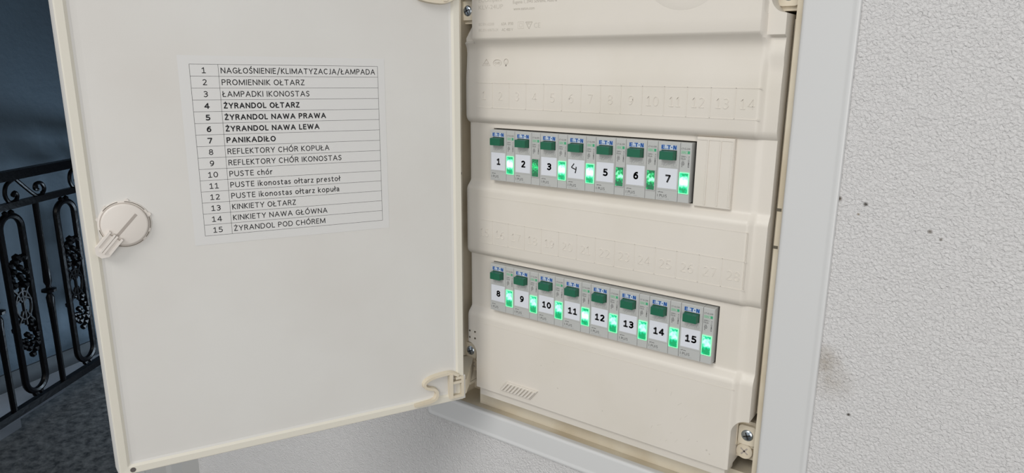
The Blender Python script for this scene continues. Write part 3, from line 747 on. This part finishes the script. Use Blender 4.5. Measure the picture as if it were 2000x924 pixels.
def logo(bm):
    # heavy letters with slits and dots
    y, y1 = -0.05, 0.0; z1, z0 = -2.5, -5.6
    P = lambda pts: prism(bm, pts, y, y1)
    x = 2.7
    P([(x, z0), (x+1.1, z0), (x+1.1, z1), (x, z1)])
    for a, c in ((z1-0.75, z1), ((z0+z1)/2-0.33, (z0+z1)/2+0.33), (z0, z0+0.75)): P([(x+1.1, a), (x+2.6, a), (x+2.6, c), (x+1.1, c)])
    P([(x+4.05, z1), (x+4.55, z1), (x+4.05, z1-1.2)]); disc(bm, x+3.35, z0+0.4, 0.38, y, y1, 10); disc(bm, x+4.5, z0+0.45, 0.38, y, y1, 10)
    x = 7.4
    P([(x, z1-0.75), (x+2.5, z1-0.75), (x+2.5, z1), (x, z1)]); P([(x+0.75, z0), (x+1.75, z0), (x+1.75, z1-0.75), (x+0.75, z1-0.75)])
    disc(bm, 10.75, (z0+z1)/2, 0.5, y, y1, 14)
    x = 11.9
    P([(x, z0), (x+0.95, z0), (x+0.95, z1), (x, z1)]); P([(x+1.75, z0), (x+2.7, z0), (x+2.7, z1), (x+1.75, z1)])
    P([(x+0.5, z1), (x+1.2, z1), (x+2.3, z0), (x+1.5, z0)])
me_logo = b_(logo, m_blue)
def halo(bm): box(bm, 2.4, 14.9, -0.02, 0.0, -5.8, -2.45)
me_halo = b_(halo, mat('logo_backing', (0.46, 0.53, 0.62), 0.5))
def ptext(bm):
    text(bm, 'I PU/S', 1.5, -40.6, 2.3, 7.6, 0, -0.04)
    text(bm, 'xPole', 1.6, -37.9, 0.9, 4.4, 0.02, -0.04)
me_ptext = b_(ptext, m_grey)
def pfaint(bm):
    for p in ([(5, -18.6), (6.5, -15.2)], [(6.5, -18.2), (9.5, -15.4)], [(3.2, -17), (6, -17)], [(8.8, -17.2), (12, -15.4)], [(11, -18.6), (15.6, -18.6)], [(11.2, -17.6), (12.2, -17.6)], [(13, -17.8), (13, -16.2)], [(15.2, -17.8), (15.2, -16.2)], [(13, -17.8), (15.2, -17.8)]):
        ribbon(bm, p, 0.3, -0.04, 0.0)
    text(bm, '230V~ 16A', 1.6, -42.9, 0.8, 9.5, 0, -0.04)
me_pfaint = b_(pfaint, m_faint)

def lampbody(bm):
    box(bm, 0.06, 8.69, 0.5, 30, -44.3, -0.1)
    taper(bm, (0.2, 8.55, -44.1, -0.6), 0, (0.06, 8.69, -44.3, -0.1), 0.5)
me_lbody = b_(lampbody, m_module)
def lens(bm): taper(bm, (-3.1, 3.1, -7.2, 7.2), -0.9, (-3.3, 3.3, -7.5, 7.5), 0.2)
me_lens = {k: b_(lens, m) for k, m in (('band', lm_band), ('upper', lm_upper), ('half', lm_half), ('dim', lm_dim))}
def rim(bm):
    for a in ((-3.75, -3.2, -7.9, 7.9), (3.2, 3.75, -7.9, 7.9), (-3.2, 3.2, 7.35, 7.9), (-3.2, 3.2, -7.9, -7.35)): box(bm, a[0], a[1], -0.75, 0.1, a[2], a[3])
me_rim = b_(rim, m_rimlit); me_rimd = b_(rim, m_module)
def ltext(bm):
    text(bm, 'LT-G-230', 0.9, -4.3, 1.2, 6.7, 0.01, -0.04)
    text(bm, '230V~', 0.9, -10.1, 1.2, 4.3, 0.01, -0.04)
    text(bm, '10mA', 0.9, -11.7, 1.2, 3.7, 0.01, -0.04)
    text(bm, 'Y 1 CHM023', 7.0, -9.6, 1.1, 8.4, 0.02, -0.04, rot=True)
    el = [(2.6+1.05*math.cos(a*math.pi/8), -15.4+1.15*math.sin(a*math.pi/8)) for a in range(17)]
    ribbon(bm, el, 0.28, -0.04, 0)
    for p in ([(1.9, -16.2), (3.3, -14.6)], [(3.3, -16.2), (1.9, -14.6)], [(2.1, -14.3), (2.1, -13.0)], [(3.1, -14.3), (3.1, -13.0)], [(2.1, -16.4), (1.6, -17.6)], [(1.6, -17.6), (2.6, -17.6)]): ribbon(bm, p, 0.26, -0.04, 0)
me_ltext = b_(ltext, m_grey)
me_badgebg = b_(lambda bm: box(bm, 0.8, 7.6, -0.03, 0, -8.0, -6.0), m_badgebg)
def badge(bm):
    box(bm, 5.8, 7.5, -0.06, 0, -7.95, -6.05)
    for a in ((0.8, 7.6, -8.05, -7.95), (0.8, 7.6, -6.05, -5.95), (0.8, 0.9, -8, -6)): box(bm, a[0], a[1], -0.05, 0, a[2], a[3])
me_badge = b_(badge, m_badge)
me_badget = b_(lambda bm: text(bm, 'GN', 1.5, -7.0, 1.3, 2.8, 0, -0.06), m_badge)

P_ = 26.25
nums = 'zero one two three four five six seven eight nine ten eleven twelve thirteen fourteen fifteen'.split()
place = {1: 'leftmost in the upper row', 7: 'beside the ribbed blanking plate', 8: 'leftmost in the lower row', 15: 'rightmost in the lower row'}
state = {1: 'band', 2: 'dim', 3: 'band', 4: 'band', 5: 'half', 6: 'half', 7: 'band', 8: 'upper', 9: 'upper', 10: 'upper', 11: 'band', 12: 'upper', 13: 'upper', 14: 'upper', 15: 'upper'}
word = {'band': 'brightly lit', 'upper': 'lit', 'half': 'half-lit', 'dim': 'unlit speckled'}
for n in range(1, 16):
    row = 0 if n < 8 else 1; i = (n-1) if n < 8 else n-8
    x = i*P_; z = -121.27*row
    rn = 'upper' if row == 0 else 'lower'
    o = empty('push_button_module', (x*MM, 0, FL+z*MM))
    how = 'handwritten' if n == 4 else 'printed'
    tag(o, 'grey switch module, green button, %s number %s sticker, %s' % (how, nums[n], place.get(n, 'between modules %s and %s' % (nums[n-1], (nums+['end'])[n+1]))), 'switch', 'push-button modules in the two rows')
    put('body', me_body, o); put('button_slot_shade', me_slot, o); put('push_button', me_button, o)
    put('body_line', me_seam, o); put('maker_mark', me_halo, o); put('maker_lettering', me_logo, o); put('printed_text', me_ptext, o); put('circuit_symbol', me_pfaint, o)['kind'] = 'stuff'
    lb = put('number_label', me_label, o)
    if n == 4:
        def four(bm):
            cx, cz = 8.6, -27.2
            a = smoothpts([(cx-1.7, 0, cz+4.4), (cx-3.0, 0, cz+2.6), (cx-4.0, 0, cz+1.2), (cx-2.2, 0, cz+0.4), (cx+0.2, 0, cz-0.5)], 4)
            ribbon(bm, [(p[0], p[2]) for p in a], 1.0, -0.2, -0.12)
            a = smoothpts([(cx+0.3, 0, cz+1.9), (cx+0.1, 0, cz-0.6), (cx-0.5, 0, cz-3.3)], 4)
            ribbon(bm, [(p[0], p[2]) for p in a], 1.15, -0.21, -0.12)
        part('number', four, m_black, lb)
    else:
        part('number', lambda bm: stext(bm, str(n), 9.3, -27.4, 6.0, (4.2 if n < 10 and n != 1 else 3.7 if n == 1 else 8.9), 0.225, -0.2, centre=True, gap=0.2), m_black, lb)
    s = state[n]
    q = empty('indicator_lamp', ((x+17.5)*MM, 0, FL+z*MM))
    tag(q, 'narrow indicator module, %s green lens, %s' % (word[s], ('between the stickers numbered %s and %s' % (nums[n], (nums+['end'])[n+1])) if n not in (7, 15) else 'right of sticker %s, ending the %s row' % (nums[n], rn)), 'indicator lamp', 'indicator lamps in the two rows')
    put('body', me_lbody, q)
    ln = put('lens', me_lens[s], q, (4.3*MM, 0, -29.6*MM))
    put('lens_rim', me_rim if s in ('band', 'upper') else me_rimd, q, (4.3*MM, 0, -29.6*MM))
    put('printed_text', me_ltext, q); put('badge', me_badgebg, q); put('badge_print', me_badge, q); put('badge_lettering', me_badget, q)
